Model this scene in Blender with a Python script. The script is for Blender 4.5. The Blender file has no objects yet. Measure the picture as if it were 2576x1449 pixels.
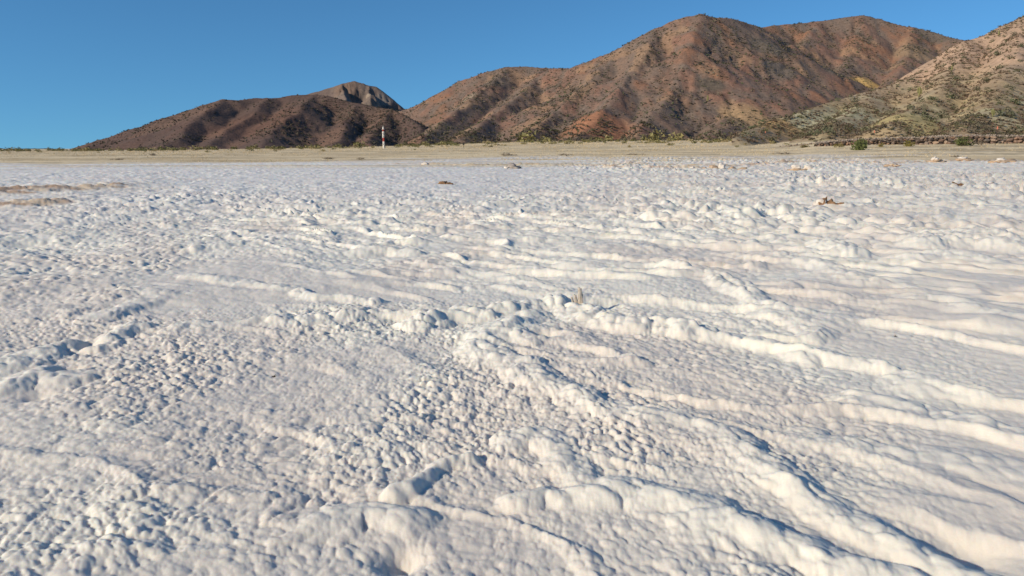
import bpy, bmesh, math, random
import numpy as np
from mathutils import Vector, Matrix, noise as mnoise

scene = bpy.context.scene
COL = scene.collection
R = math.radians
random.seed(7)

# ------------------------------------------------------------------ camera
W_, F_, HZ = 2576.0, 1800.0, 374.0           # picture width, focal length, horizon row used for surveying the place
CAM_H = 1.10
PITCH = math.atan((724.5 - HZ) / F_)
cam_d = bpy.data.cameras.new("camera")
cam = bpy.data.objects.new("camera", cam_d)
COL.objects.link(cam)
cam.location = (0, 0, CAM_H)
cam.rotation_euler = (math.pi / 2 - PITCH, 0, 0)
cam_d.sensor_width = 36.0
cam_d.lens = 36.0 * F_ / W_
cam_d.clip_start = 0.05
cam_d.clip_end = 20000
cam_d.dof.use_dof = True
cam_d.dof.focus_distance = 7.0
cam_d.dof.aperture_fstop = 6.5
scene.camera = cam

# ------------------------------------------------------------------ sky, sun, exposure
SUN_EL, SUN_AZ = R(24), R(-121)              # azimuth from +Y, clockwise positive: sun at the left, a little behind
world = bpy.data.worlds.new("World")
scene.world = world
world.use_nodes = True
nt = world.node_tree
nt.nodes.clear()
sky = nt.nodes.new("ShaderNodeTexSky")
sky.sky_type = 'NISHITA'
sky.sun_disc = False
sky.sun_elevation = SUN_EL
sky.sun_rotation = SUN_AZ
sky.altitude = 0
sky.air_density = 1.0
sky.dust_density = 0.1
sky.ozone_density = 4.0
bg = nt.nodes.new("ShaderNodeBackground")
bg.inputs['Strength'].default_value = 0.116
wo = nt.nodes.new("ShaderNodeOutputWorld")
# thin clear desert air: the whole dome is read a little above its true elevation, so the horizon stays blue
tcw = nt.nodes.new("ShaderNodeTexCoord")
spx = nt.nodes.new("ShaderNodeSeparateXYZ")
mz = nt.nodes.new("ShaderNodeMath"); mz.operation = 'MULTIPLY_ADD'
mz.inputs[1].default_value = 1.0
mz.inputs[2].default_value = 0.11
cbx = nt.nodes.new("ShaderNodeCombineXYZ")
nt.links.new(tcw.outputs["Generated"], spx.inputs[0])
nt.links.new(spx.outputs[2], mz.inputs[0])
nt.links.new(spx.outputs[0], cbx.inputs[0])
nt.links.new(spx.outputs[1], cbx.inputs[1])
nt.links.new(mz.outputs[0], cbx.inputs[2])
nt.links.new(cbx.outputs[0], sky.inputs[0])
tint = nt.nodes.new("ShaderNodeVectorMath"); tint.operation = 'MULTIPLY'
tint.inputs[1].default_value = (0.51, 0.89, 1.05)
nt.links.new(sky.outputs[0], tint.inputs[0])
nt.links.new(tint.outputs[0], bg.inputs['Color'])
nt.links.new(bg.outputs[0], wo.inputs['Surface'])

sun_d = bpy.data.lights.new("sun", 'SUN')
sun_d.energy = 4.5
sun_d.angle = R(0.53)
sun_d.color = (1.0, 0.885, 0.70)
sun = bpy.data.objects.new("sun", sun_d)
COL.objects.link(sun)
sd = Vector((math.sin(SUN_AZ) * math.cos(SUN_EL), math.cos(SUN_AZ) * math.cos(SUN_EL), math.sin(SUN_EL)))
sun.rotation_euler = sd.to_track_quat('Z', 'Y').to_euler()
sun.location = (-40, -10, 40)

scene.view_settings.view_transform = 'Standard'
scene.view_settings.look = 'None'
scene.view_settings.exposure = 0.02
scene.view_settings.gamma = 1.0
scene.view_settings.use_curve_mapping = False

# ------------------------------------------------------------------ surveying helpers
CP, SP = math.cos(PITCH), math.sin(PITCH)

def ray(px, py):
    a, b = (px - 1288.0) / F_, (724.5 - py) / F_
    return a, CP + b * SP, -SP + b * CP

def at(px, py, Y):
    x, y, z = ray(px, py)
    k = Y / y
    return np.array([x * k, Y, CAM_H + z * k])

def on_plane(px, py, z=0.0):
    dx, dy, dz = ray(px, py)
    k = (z - CAM_H) / dz
    return np.array([dx * k, dy * k, z])

def column(x, y, z=CAM_H):
    return 1288.0 + F_ * x / np.maximum(y * CP - (z - CAM_H) * SP, 1e-3)

def row(x, y, z):
    dep = np.maximum(y * CP - (z - CAM_H) * SP, 1e-3)
    return 724.5 - F_ * (y * SP + (z - CAM_H) * CP) / dep

# ------------------------------------------------------------------ numpy noise
def h2(ix, iy, seed):
    a = ix.astype(np.int64).astype(np.uint32) * np.uint32(374761393)
    b = iy.astype(np.int64).astype(np.uint32) * np.uint32(668265263)
    h = a + b + np.uint32((seed * 974634777 + 12345) & 0xFFFFFFFF)
    h = (h ^ (h >> np.uint32(13))) * np.uint32(1274126177)
    h = (h ^ (h >> np.uint32(15))) * np.uint32(2246822519)
    h ^= h >> np.uint32(16)
    return h.astype(np.float32) * np.float32(1 / 4294967296.0)

def vn(x, y, seed=0):
    xi, yi = np.floor(x), np.floor(y)
    fx, fy = (x - xi).astype(np.float32), (y - yi).astype(np.float32)
    fx = fx * fx * fx * (fx * (fx * 6 - 15) + 10)
    fy = fy * fy * fy * (fy * (fy * 6 - 15) + 10)
    a, b = h2(xi, yi, seed), h2(xi + 1, yi, seed)
    c, d = h2(xi, yi + 1, seed), h2(xi + 1, yi + 1, seed)
    return (a + (b - a) * fx) * (1 - fy) + (c + (d - c) * fx) * fy

def fbm(x, y, seed=0, oct=3, gain=0.5):
    s, a, t = 0, 1.0, 0.0
    for o in range(oct):
        c, q = math.cos(0.6 + o), math.sin(0.6 + o)
        s = s + a * vn((x * c - y * q) * 2.03 ** o, (x * q + y * c) * 2.03 ** o, seed + 17 * o)
        t += a
        a *= gain
    return s / t

def ss(a, b, x):
    t = np.clip((x - a) / (b - a), 0, 1)
    return t * t * (3 - 2 * t)

def puffs(x, y, cell, seed, rmin=0.5, rmax=0.95):
    """Cauliflower relief: the highest of many round caps, a crease wherever two caps meet."""
    X, Y = x / cell, y / cell
    i, j = np.floor(X), np.floor(Y)
    best = np.zeros(X.shape, np.float32)
    for dx in (-1, 0, 1):
        for dy in (-1, 0, 1):
            ii, jj = i + dx, j + dy
            cx = ii + 0.1 + 0.8 * h2(ii, jj, seed)
            cy = jj + 0.1 + 0.8 * h2(ii, jj, seed + 1)
            k = h2(ii, jj, seed + 2)
            r = rmin + (rmax - rmin) * k * k
            d2 = ((X - cx) ** 2 + (Y - cy) ** 2) / (r * r)
            v = np.clip(1 - d2, 0, 1) ** .68 * r * (0.55 + 0.75 * h2(ii, jj, seed + 3))
            best = np.maximum(best, v)
    return best

# ------------------------------------------------------------------ mesh helpers
def mesh_np(name, V, Fc, smooth=True, colors=None):
    me = bpy.data.meshes.new(name)
    V = np.ascontiguousarray(V, np.float32)
    Fc = np.ascontiguousarray(Fc, np.int32)
    n, k = Fc.shape
    me.vertices.add(len(V))
    me.vertices.foreach_set("co", V.ravel())
    me.loops.add(n * k)
    me.loops.foreach_set("vertex_index", Fc.ravel())
    me.polygons.add(n)
    me.polygons.foreach_set("loop_start", np.arange(0, n * k, k, dtype=np.int32))
    me.update(calc_edges=True)
    me.polygons.foreach_set("use_smooth", np.full(n, smooth, dtype=bool))
    if colors is not None:
        at_ = me.attributes.new("albedo", 'FLOAT_COLOR', 'POINT')
        c4 = np.ones((len(V), 4), np.float32)
        c4[:, :3] = colors
        at_.data.foreach_set("color", c4.ravel())
    me.update()
    return me

def link(name, me, mat=None, parent=None):
    o = bpy.data.objects.new(name, me)
    COL.objects.link(o)
    if mat is not None and me is not None:
        if len(me.materials) == 0:
            me.materials.append(mat)
    if parent is not None:
        o.parent = parent
    return o

def tag(o, label=None, cat=None, group=None, kind=None):
    for k, v in (("label", label), ("category", cat), ("group", group), ("kind", kind)):
        if v:
            o[k] = v
    return o

def thing(name, label, cat, loc, rz=0.0, group=None):
    o = link(name, None)
    o.location = loc
    o.rotation_euler = (0, 0, rz)
    return tag(o, label, cat, group)

def grid_faces(nr, nc, wrap=False):
    a = np.arange(nr * nc).reshape(nr, nc)
    if wrap:
        b = np.roll(a, -1, axis=1)
        return np.stack([a[:-1], b[:-1], b[1:], a[1:]], -1).reshape(-1, 4)
    return np.stack([a[:-1, :-1], a[:-1, 1:], a[1:, 1:], a[1:, :-1]], -1).reshape(-1, 4)

# ------------------------------------------------------------------ materials
def new_mat(name):
    m = bpy.data.materials.new(name)
    m.use_nodes = True
    t = m.node_tree
    b = t.nodes["Principled BSDF"]
    b.inputs["Roughness"].default_value = 0.9
    b.inputs["Specular IOR Level"].default_value = 0.15
    return m, t, b

def N(t, kind, **kw):
    n = t.nodes.new(kind)
    for k, v in kw.items():
        if k in n.inputs:
            n.inputs[k].default_value = v
        else:
            setattr(n, k, v)
    return n

def mat_attr(name, lo=0.85, hi=1.12, scale=30.0, bump=0.0, bscale=60.0, bdist=0.004, rough=0.92, detail=5.0):
    """Colour from the mesh's own albedo attribute, broken up by fine procedural grain and relief."""
    m, t, b = new_mat(name)
    b.inputs["Roughness"].default_value = rough
    a = N(t, "ShaderNodeAttribute", attribute_name="albedo")
    tc = N(t, "ShaderNodeTexCoord")
    nz = N(t, "ShaderNodeTexNoise", Scale=scale, Detail=detail, Roughness=0.65)
    mr = N(t, "ShaderNodeMapRange")
    mr.inputs["From Min"].default_value = 0.3
    mr.inputs["From Max"].default_value = 0.7
    mr.inputs["To Min"].default_value = lo
    mr.inputs["To Max"].default_value = hi
    mx = N(t, "ShaderNodeVectorMath", operation='SCALE')
    L = t.links.new
    L(tc.outputs["Object"], nz.inputs["Vector"])
    L(nz.outputs["Fac"], mr.inputs["Value"])
    L(a.outputs["Color"], mx.inputs[0])
    L(mr.outputs[0], mx.inputs["Scale"])
    L(mx.outputs[0], b.inputs["Base Color"])
    if bump > 0:
        n2 = N(t, "ShaderNodeTexNoise", Scale=bscale, Detail=4.0, Roughness=0.6)
        bp = N(t, "ShaderNodeBump", Strength=bump, Distance=bdist)
        L(tc.outputs["Object"], n2.inputs["Vector"])
        L(n2.outputs["Fac"], bp.inputs["Height"])
        L(bp.outputs[0], b.inputs["Normal"])
    return m, t, b

def mat_plain(name, c1, c2, scale=8.0, rough=0.9, bump=0.3, bdist=0.01, by_object=0.0):
    m, t, b = new_mat(name)
    b.inputs["Roughness"].default_value = rough
    tc = N(t, "ShaderNodeTexCoord")
    nz = N(t, "ShaderNodeTexNoise", Scale=scale, Detail=6.0, Roughness=0.65)
    cr = N(t, "ShaderNodeValToRGB")
    cr.color_ramp.elements[0].position = 0.33
    cr.color_ramp.elements[0].color = (*c1, 1)
    cr.color_ramp.elements[1].position = 0.68
    cr.color_ramp.elements[1].color = (*c2, 1)
    L = t.links.new
    L(tc.outputs["Object"], nz.inputs["Vector"])
    L(nz.outputs["Fac"], cr.inputs["Fac"])
    out = cr.outputs["Color"]
    if by_object > 0:
        oi = N(t, "ShaderNodeObjectInfo")
        mr = N(t, "ShaderNodeMapRange")
        mr.inputs["To Min"].default_value = 1 - by_object
        mr.inputs["To Max"].default_value = 1 + by_object
        sc = N(t, "ShaderNodeVectorMath", operation='SCALE')
        L(oi.outputs["Random"], mr.inputs["Value"])
        L(out, sc.inputs[0])
        L(mr.outputs[0], sc.inputs["Scale"])
        out = sc.outputs[0]
    L(out, b.inputs["Base Color"])
    if bump > 0:
        bp = N(t, "ShaderNodeBump", Strength=bump, Distance=bdist)
        L(nz.outputs["Fac"], bp.inputs["Height"])
        L(bp.outputs[0], b.inputs["Normal"])
    return m

M_SALT, t_, b_ = mat_attr("salt_crust", 0.96, 1.03, 22.0, bump=0.22, bscale=110.0, bdist=0.004, rough=0.85)
b_.inputs["Subsurface Weight"].default_value = 0.8
b_.inputs["Subsurface Radius"].default_value = (1.0, .72, .5)
b_.inputs["Subsurface Scale"].default_value = 0.017
M_SAND, _, _ = mat_attr("dry_sand", 0.86, 1.1, 2.2, bump=0.5, bscale=3.0, bdist=0.05)
M_HILL, _, _ = mat_attr("hill_soil", 0.72, 1.25, 0.55, bump=0.6, bscale=0.5, bdist=0.8, detail=7.0)
M_SHRUB, _, _ = mat_attr("shrub_leaves", 0.75, 1.2, 3.0)

def mat_leaf(name, cols):
    """Leaf colour that differs from plant to plant."""
    m, t, b = new_mat(name)
    oi = N(t, "ShaderNodeObjectInfo")
    cr = N(t, "ShaderNodeValToRGB")
    el = cr.color_ramp.elements
    while len(el) < len(cols):
        el.new(0.5)
    for i, c in enumerate(cols):
        el[i].position = i / (len(cols) - 1)
        el[i].color = (*c, 1)
    tc = N(t, "ShaderNodeTexCoord")
    nz = N(t, "ShaderNodeTexNoise", Scale=3.0, Detail=4.0)
    mr = N(t, "ShaderNodeMapRange")
    mr.inputs["From Min"].default_value = 0.3
    mr.inputs["From Max"].default_value = 0.7
    mr.inputs["To Min"].default_value = 0.65
    mr.inputs["To Max"].default_value = 1.35
    sc = N(t, "ShaderNodeVectorMath", operation='SCALE')
    L = t.links.new
    L(oi.outputs["Random"], cr.inputs["Fac"])
    L(tc.outputs["Object"], nz.inputs["Vector"])
    L(nz.outputs["Fac"], mr.inputs["Value"])
    L(cr.outputs["Color"], sc.inputs[0])
    L(mr.outputs[0], sc.inputs["Scale"])
    L(sc.outputs[0], b.inputs["Base Color"])
    return m

# ------------------------------------------------------------------ the ground: macro relief
PX = np.array([-900, 0, 130, 220, 640, 965, 1300, 1600, 1900, 2050, 2200, 2576, 3300], float)
YT = np.array([379, 379, 379, 379, 374.5, 368, 357.5, 354, 352, 357, 361, 361, 361], float)
DF = np.array([450, 450, 430, 345, 325, 295, 270, 245, 215, 125, 104, 95, 85], float)
ZF = np.array([at(p, y, d)[2] for p, y, d in zip(PX, YT, DF)])

def macro(x, y):
    r = np.hypot(x, y)
    px = np.clip(np.where(y > 1.0, column(x, np.maximum(y, 1.0)), 1288), -900, 3300)
    df, zf = np.interp(px, PX, DF), np.interp(px, PX, ZF)
    t = np.clip((y - 42) / (df - 42), 0, 1)
    z = zf * t ** 1.25
    return np.where(y > 42, z, 0.0) - 0.0 * r

def seg_dist(x, y, pts):
    """Distance to a polyline, signed side (positive on the camera's side), and position along it."""
    best = np.full(x.shape, 1e9, np.float32)
    side = np.zeros(x.shape, np.float32)
    along = np.zeros(x.shape, np.float32)
    s0 = 0.0
    for (ax, ay), (bx, by) in zip(pts[:-1], pts[1:]):
        ex, ey = bx - ax, by - ay
        l2 = ex * ex + ey * ey
        l = math.sqrt(l2)
        t = np.clip(((x - ax) * ex + (y - ay) * ey) / l2, 0, 1)
        dx, dy = x - (ax + t * ex), y - (ay + t * ey)
        d = np.hypot(dx, dy)
        m = d < best
        best = np.where(m, d, best)
        side = np.where(m, (ey * (x - ax) - ex * (y - ay)) / l, side)
        along = np.where(m, s0 + t * l, along)
        s0 += l
    return best, side, along

# salt ridges seen in the picture: rows of points along the crest, height, half width (metres)
RIDGES = [
    ([(700, 800), (830, 792), (960, 778), (1060, 785)], .07, .10),
    ([(1050, 800), (1120, 780), (1200, 775), (1300, 757), (1400, 752), (1450, 762), (1500, 785), (1560, 800), (1650, 800), (1720, 815)], .095, .14),
    ([(1720, 815), (1790, 838), (1880, 845), (1960, 865), (2030, 890)], .055, .09),
    ([(2050, 880), (2120, 895), (2210, 912)], .05, .09),
    ([(1330, 785), (1260, 820), (1205, 850), (1230, 885), (1310, 905), (1350, 930)], .06, .11),
    ([(1230, 830), (1300, 838), (1345, 848)], .06, .075),
    ([(1330, 930), (1400, 950), (1460, 975), (1500, 1010)], .055, .09),
    ([(1500, 1010), (1580, 1025), (1700, 1045), (1790, 1075), (1850, 1105)], .05, .10),
    ([(1850, 1105), (1900, 1140), (1960, 1180), (2030, 1225), (2120, 1285), (2230, 1335), (2330, 1370), (2430, 1410), (2600, 1480)], .052, .085),
    ([(1500, 1222), (1560, 1215), (1640, 1225), (1720, 1240), (1800, 1275)], .045, .085),
    ([(1790, 1300), (1850, 1310), (1950, 1345), (2030, 1365), (2090, 1395), (2200, 1420), (2300, 1440), (2420, 1480)], .05, .075),
    ([(855, 1290), (930, 1272), (1030, 1285)], .030, .08),
    ([(1000, 1225), (1060, 1185), (1110, 1150), (1190, 1140)], .035, .03),
    ([(1290, 1095), (1350, 1085), (1400, 1105), (1450, 1160), (1480, 1200)], .04, .055),
    ([(1300, 1240), (1370, 1220), (1420, 1240)], .035, .05),
    ([(470, 815), (560, 812), (660, 806)], .05, .08),
    ([(750, 730), (830, 745), (950, 755)], .05, .08),
    ([(480, 690), (600, 705), (730, 722)], .04, .09),
    ([(40, 905), (110, 870), (170, 855), (240, 860), (280, 835), (340, 815)], .05, .10),
    ([(20, 960), (110, 930), (160, 945)], .045, .10),
    ([(250, 790), (310, 775), (370, 752)], .04, .09),
    ([(1690, 668), (1760, 678), (1830, 695), (1890, 735), (1950, 775)], .07, .10),
    ([(1800, 695), (1815, 712), (1880, 740), (1940, 772)], .075, .08),
    ([(1930, 790), (1945, 760), (1890, 745)], .05, .08),
    ([(1300, 672), (1380, 678), (1470, 690)], .045, .10),
    ([(1480, 560), (1540, 555), (1610, 562)], .06, .2),
    ([(1470, 612), (1560, 615), (1640, 622)], .05, .16),
    ([(1740, 560), (1830, 552), (1900, 560)], .10, .25),
    ([(1970, 645), (2060, 660), (2180, 700)], .06, .14),
    ([(2070, 600), (2110, 612), (2140, 622)], .13, .2),
    ([(2330, 605), (2400, 590), (2480, 580), (2540, 610)], .13, .3),
    ([(2290, 640), (2380, 640), (2470, 650)], .08, .2),
    ([(2310, 742), (2380, 748), (2440, 762)], .05, .11),
    ([(2430, 775), (2520, 790), (2640, 805)], .06, .12),
    ([(2170, 992), (2230, 1000), (2330, 1020), (2460, 1050), (2600, 1085)], .055, .10),
    ([(2060, 1090), (2180, 1120), (2320, 1150), (2480, 1160), (2650, 1190)], .04, .10),
    ([(2290, 955), (2380, 965), (2470, 985)], .04, .09),
    ([(900, 562), (960, 555), (1050, 568)], .09, .2),
    ([(920, 628), (980, 622), (1040, 632)], .06, .13),
    ([(500, 622), (600, 612), (690, 606)], .06, .13),
    ([(700, 520), (760, 518), (800, 525)], .08, .2),
    ([(2360, 482), (2410, 476), (2460, 484), (2520, 486)], .12, .35),
]
HOLLOWS = [(225, 872, .06, .07), (165, 935, .06, .055), (90, 1000, .03, .06), (1010, 1400, .05, .055), (60, 612, .06, .3), (150, 618, .05, .5), (260, 625, .035, .5),
           (1530, 770, .04, .09), (1370, 850, .04, .07), (2440, 1385, .04, .09)]
# broken crust edges where the brown soil shows (crest line, height, face width)
BANKS = [
    ([(-500, 500), (-100, 492), (30, 487), (150, 482), (260, 475), (340, 470), (450, 468)], .12, 1.8),
    ([(-400, 530), (-60, 521), (50, 515), (150, 508), (270, 505)], .06, 1.3),
    ([(940, 414), (1100, 416), (1200, 418), (1400, 417), (1600, 416), (1800, 421), (2000, 415), (2200, 417), (2400, 414), (2650, 412)], .10, 1.2),
    ([(1480, 424), (1640, 427), (1760, 426), (1850, 427)], .16, .9),
    ([(2000, 528), (2060, 527), (2130, 531), (2240, 534)], .05, .35),
]
RID = []
for pts, h, w in RIDGES:
    RID.append(([tuple(on_plane(a, b, h * .7)[:2]) for a, b in pts], h, w))
HOL = [(*on_plane(a, b, 0.0)[:2], h, w) for a, b, h, w in HOLLOWS]
BNK = [([tuple(on_plane(a, b, 0.0)[:2]) for a, b in pts], h, w) for pts, h, w in BANKS]

C_SALT = np.array([.785, .735, .635])
C_PINK = np.array([.71, .625, .54])
C_GREY = np.array([.71, .685, .65])
C_DIRT = np.array([.44, .27, .165])
C_DIRT2 = np.array([.66, .50, .34])
C_SAND = np.array([.80, .645, .415])
C_SAND2 = np.array([.62, .48, .29])

def lerp(a, b, t):
    return a + (b - a) * t[..., None]

def ground(x, y, want_color=False):
    x = np.asarray(x, np.float32)
    y = np.asarray(y, np.float32)
    r = np.hypot(x, y)
    # warped coordinates so nothing runs dead straight
    wx = x + .05 * (vn(x * 4.1, y * 4.1, 1) - .5) + .022 * (vn(x * 13, y * 13, 2) - .5) + .22 * (vn(x * .6, y * .6, 40) - .5)
    wy = y + .05 * (vn(x * 4.1, y * 4.1, 3) - .5) + .022 * (vn(x * 13, y * 13, 4) - .5) + .22 * (vn(x * .6, y * .6, 41) - .5)
    rx = x + .05 * (vn(x * 4.1, y * 4.1, 1) - .5) + .022 * (vn(x * 13, y * 13, 2) - .5)
    ry = y + .07 * (vn(x * 4.1, y * 4.1, 3) - .5) + .022 * (vn(x * 13, y * 13, 4) - .5)
    s = (x + .1) * .83 + (y - 4) * .55
    right = ss(-.35, .9, s)
    u, v = wx * .85 - wy * .52, wx * .52 + wy * .85
    px = column(x, np.maximum(y, .5))
    calm_far = ss(9, 22, r) * ss(1750, 1150, px)
    # flat pans between the lumps
    pan = fbm(x * .55 + 3, y * .42, 11, 3)
    flat = ss(.50, .70, pan)
    rough = 1 - .62 * flat
    z = .055 * (fbm(x * .55, y * .55, 21, 3) - .5) + .05 * (fbm(x * 1.7, y * 1.7, 22, 2) - .5) * (1 - .5 * flat)
    # lumps
    f2 = 1 - ss(14, 34, r)
    f1 = 1 - ss(26, 60, r)
    near = 1 - ss(4.0, 8.0, r)
    mixc = ss(.40, .60, fbm(x * 1.1 + 9, y * 1.1, 37, 2))
    p1 = near * ((puffs(wx, wy, .029, 101, .5, .92) * (1 - mixc) + 1.25 * puffs(wx, wy, .037, 105, .5, .92) * mixc) * (1 - right)
                 + puffs(u / 1.4, v, .031, 111, .5, .95) * right) \
        + 1.6 * (1 - near) * (puffs(wx, wy, .058, 103, .55, 1.0) * (1 - right) + puffs(u / 1.5, v, .058, 113, .55, 1.0) * right)
    p2 = puffs(wx, wy, .105, 121, .35, .9) * (1 - right) + puffs(u / 1.6, v, .11, 131, .3, .85) * right
    p0 = puffs(wx, wy, .0165, 141) * near
    keep = ss(.30, .62, fbm(x * 2.6, y * 2.6, 31, 2))
    amp = rough * (1 - .12 * right)
    z = z + f2 * amp * (.0165 * p1 * (.60 + .40 * keep) + .0075 * p0 * (1 - .4 * right)) + f1 * amp * .019 * p2 * ss(.28, .6, fbm(x * 1.3, y * 1.3, 33, 2))
    # far lumps: larger cakes of crust
    far = ss(6, 16, r)
    p3 = puffs(u / 1.5, v, .34, 151, .25, .85)
    p5 = puffs(wx, wy, .17, 155, .3, .9)
    p4 = puffs(u / 1.6, v, 1.1, 161, .2, .7)
    big = ss(.40, .66, fbm(x * .16, y * .11, 35, 2))
    z = z + far * (1 - .85 * calm_far) * (.085 * p3 * (.35 + 1.0 * big) + .08 * p4 * big + .095 * p5 * (.4 + big)) + far * calm_far * (.026 * p3 + .012 * p5)
    # pillow ridges that run down to the right
    rn = 1 - np.abs(2 * fbm(u / 1.15, v / .42, 45, 2) - 1)
    ridge = np.clip(rn - .80, 0, 1) / .20
    lob = puffs(u / 1.7, v, .2, 171, .5, 1.0)
    z = z + ridge ** .8 * (.012 + .034 * right) * (.5 + .8 * lob) * (1 + .8 * far) * (1 - .8 * calm_far)
    rm = np.zeros(x.shape, np.float32)
    zr = np.zeros(x.shape, np.float32)
    nz1 = .55 + .9 * vn(wx * 5.5, wy * 5.5, 51)
    lob2 = puffs(wx, wy, .13, 181, .5, 1.0)
    lob3 = puffs(wx, wy, .38, 185, .5, 1.0)
    lob1 = puffs(rx, ry, .06, 187, .6, 1.0)
    for pts, h, w in RID:
        xs = [p[0] for p in pts]; ys = [p[1] for p in pts]
        m = (x > min(xs) - 2 * w) & (x < max(xs) + 2 * w) & (y > min(ys) - 2 * w) & (y < max(ys) + 2 * w)
        if not m.any():
            continue
        d, sd_, al = seg_dist(rx[m], ry[m], pts)
        ww = w * (1.05 + .6 * vn(al * 7, al * 0 + h * 99, 61)).astype(np.float32)
        t = np.clip(1 - (d / ww) ** 2, 0, 1)
        hh = .88 * h * (.50 * t ** 1.5 * np.clip(nz1[m], .6, 1.3) + .30 * t ** .7 * lob1[m] + .38 * t ** .9 * (lob2[m] if w < .2 else .5 * lob2[m] + .8 * lob3[m]))
        zr[m] = np.maximum(zr[m], hh)
        rm[m] = np.maximum(rm[m], t)
    z = z * (1 - .5 * rm) + zr
    for hx, hy, h, w in HOL:
        z = z - h * np.exp(-(((x - hx) / w) ** 2 + ((y - hy) / w) ** 2))
    # broken edges
    dirt = np.zeros(x.shape, np.float32)
    crm = np.zeros(x.shape, np.float32)
    for pts, h, w in BNK:
        xs = [p[0] for p in pts]; ys = [p[1] for p in pts]
        m = (x > min(xs) - 3) & (x < max(xs) + 3) & (y > min(ys) - 5) & (y < max(ys) + 6)
        if not m.any():
            continue
        qx = x[m] + .5 * (vn(x[m] * 1.1, y[m] * 1.1, 71) - .5)
        qy = y[m] + 1.3 * (fbm(x[m] * .5, y[m] * .3, 72, 3) - .5)
        d, sd_, al = seg_dist(qx, qy, pts)
        ends = ss(0, 1.5, al) * ss(0, 1.5, al.max() - al)
        k = .35 + .95 * vn(al * .55, al * 0, 73 + int(h * 100))
        front = np.where(sd_ < 0, np.exp(-d / 2.0), np.clip(1 - d / (w * .5), 0, 1) ** .8)
        z[m] += h * k * front * ends * (.75 + .6 * puffs(x[m], y[m], .3, 191, .4, 1.0))
        dm = np.where(sd_ > -.12, np.clip(1.2 - d / (w * .55), 0, 1), 0) * ends
        dm = np.clip(dm * (2.6 * fbm(x[m] * .7, y[m] * 3.0, 75, 4) - .40) * k, 0, 1)
        dirt[m] = np.maximum(dirt[m], ss(.22, .6, dm))
        crm[m] = np.maximum(crm[m], np.clip(1.2 - d / (w * 1.4), 0, 1) * ends)
    # the sandy plain beyond the salt
    db = np.interp(px, [-900, 0, 640, 1288, 1900, 2576, 3300], [50, 51, 56, 64, 60, 53, 50])
    streak = fbm(x * .06, y * .35, 81, 3) - .5
    sand = ss(.0, 1.0, (y - db * (1 + .9 * streak)) / 12 + .5) * ss(.9, 1.1, y / 38)
    pre = ss(.55, .68, fbm(x * .045 + 7, y * .30, 83, 3)) * ss(38, 46, y) * .7
    sandm = np.maximum(sand, pre)
    z = z * (1 - .75 * sand) + sand * .10 * (fbm(x * .3, y * .3, 85, 3) - .5) + macro(x, y)
    if not want_color:
        return z
    c = np.broadcast_to(C_SALT, x.shape + (3,)).astype(np.float32)
    pinkm = ss(.45, .68, fbm(x * .9 + 5, y * .7, 91, 3)) * .75
    c = lerp(c, C_PINK, np.maximum(pinkm * (1 - .6 * rm), .55 * flat * (1 - rm)))
    c = lerp(c, C_GREY, .6 * calm_far)
    bl = ss(.58, .72, fbm(x * .25, y * .5, 93, 3)) * ss(16, 34, r) * .35
    c = lerp(c, np.array([.68, .52, .42]), bl)
    c = lerp(c, np.array([.76, .645, .51]), .7 * crm)
    dc = lerp(np.broadcast_to(C_DIRT, x.shape + (3,)), C_DIRT2, ss(.35, .65, fbm(x * 1.7, y * 1.7, 95, 3)))
    c = c + (dc - c) * .85 * dirt[..., None]
    sc = lerp(np.broadcast_to(C_SAND, x.shape + (3,)), C_SAND2, ss(.50, .70, fbm(x * .05, y * .22, 97, 4)))
    sc = lerp(sc, np.array([.30, .23, .14]), .6 * ss(.55, .66, fbm(x * .09, y * .5, 98, 4)))
    c = c + (sc - c) * sandm[..., None]
    return z, c

def gz(x, y):
    return float(ground(np.array([x]), np.array([y]))[0])

# one sheet, finer near the camera, all the way round and out to the horizon
a_in = np.arange(-41.5, 41.5001, 0.083)
step, a, outer = .083, 41.5, []
while a < 170:
    step *= 1.13
    a += min(step, 8)
    outer.append(a)
outer = np.array(outer[:-1])
ANG = np.radians(np.concatenate([-outer[::-1], a_in, outer]))
rad = [.25]
while rad[-1] < 1.15:
    rad.append(rad[-1] * 1.05 + .004)
while rad[-1] < 60:
    rad.append(rad[-1] * (1.0036 if rad[-1] < 5 else 1.0048 if rad[-1] < 12 else 1.0085))
n_salt = len(rad)
while rad[-1] < 700:
    rad.append(rad[-1] * 1.02)
while rad[-1] < 9000:
    rad.append(rad[-1] * 1.06)
RAD = np.array(rad)
gx = RAD[:, None] * np.sin(ANG)[None, :]
gy = RAD[:, None] * np.cos(ANG)[None, :]
gzz, gcol = ground(gx, gy, True)
V = np.stack([gx, gy, gzz], -1)
nc = len(ANG)
for nm, r0, r1, mt in (("salt_flat", 0, n_salt, M_SALT), ("sandy_plain", n_salt - 1, len(RAD), M_SAND)):
    me = mesh_np(nm, V[r0:r1].reshape(-1, 3), grid_faces(r1 - r0, nc, True)[:, ::-1], True, gcol[r0:r1].reshape(-1, 3))
    tag(link(nm, me, mt), kind='structure')

# ------------------------------------------------------------------ hills
def hill_points(lst):
    return np.array([at(*p) for p in lst])

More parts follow.
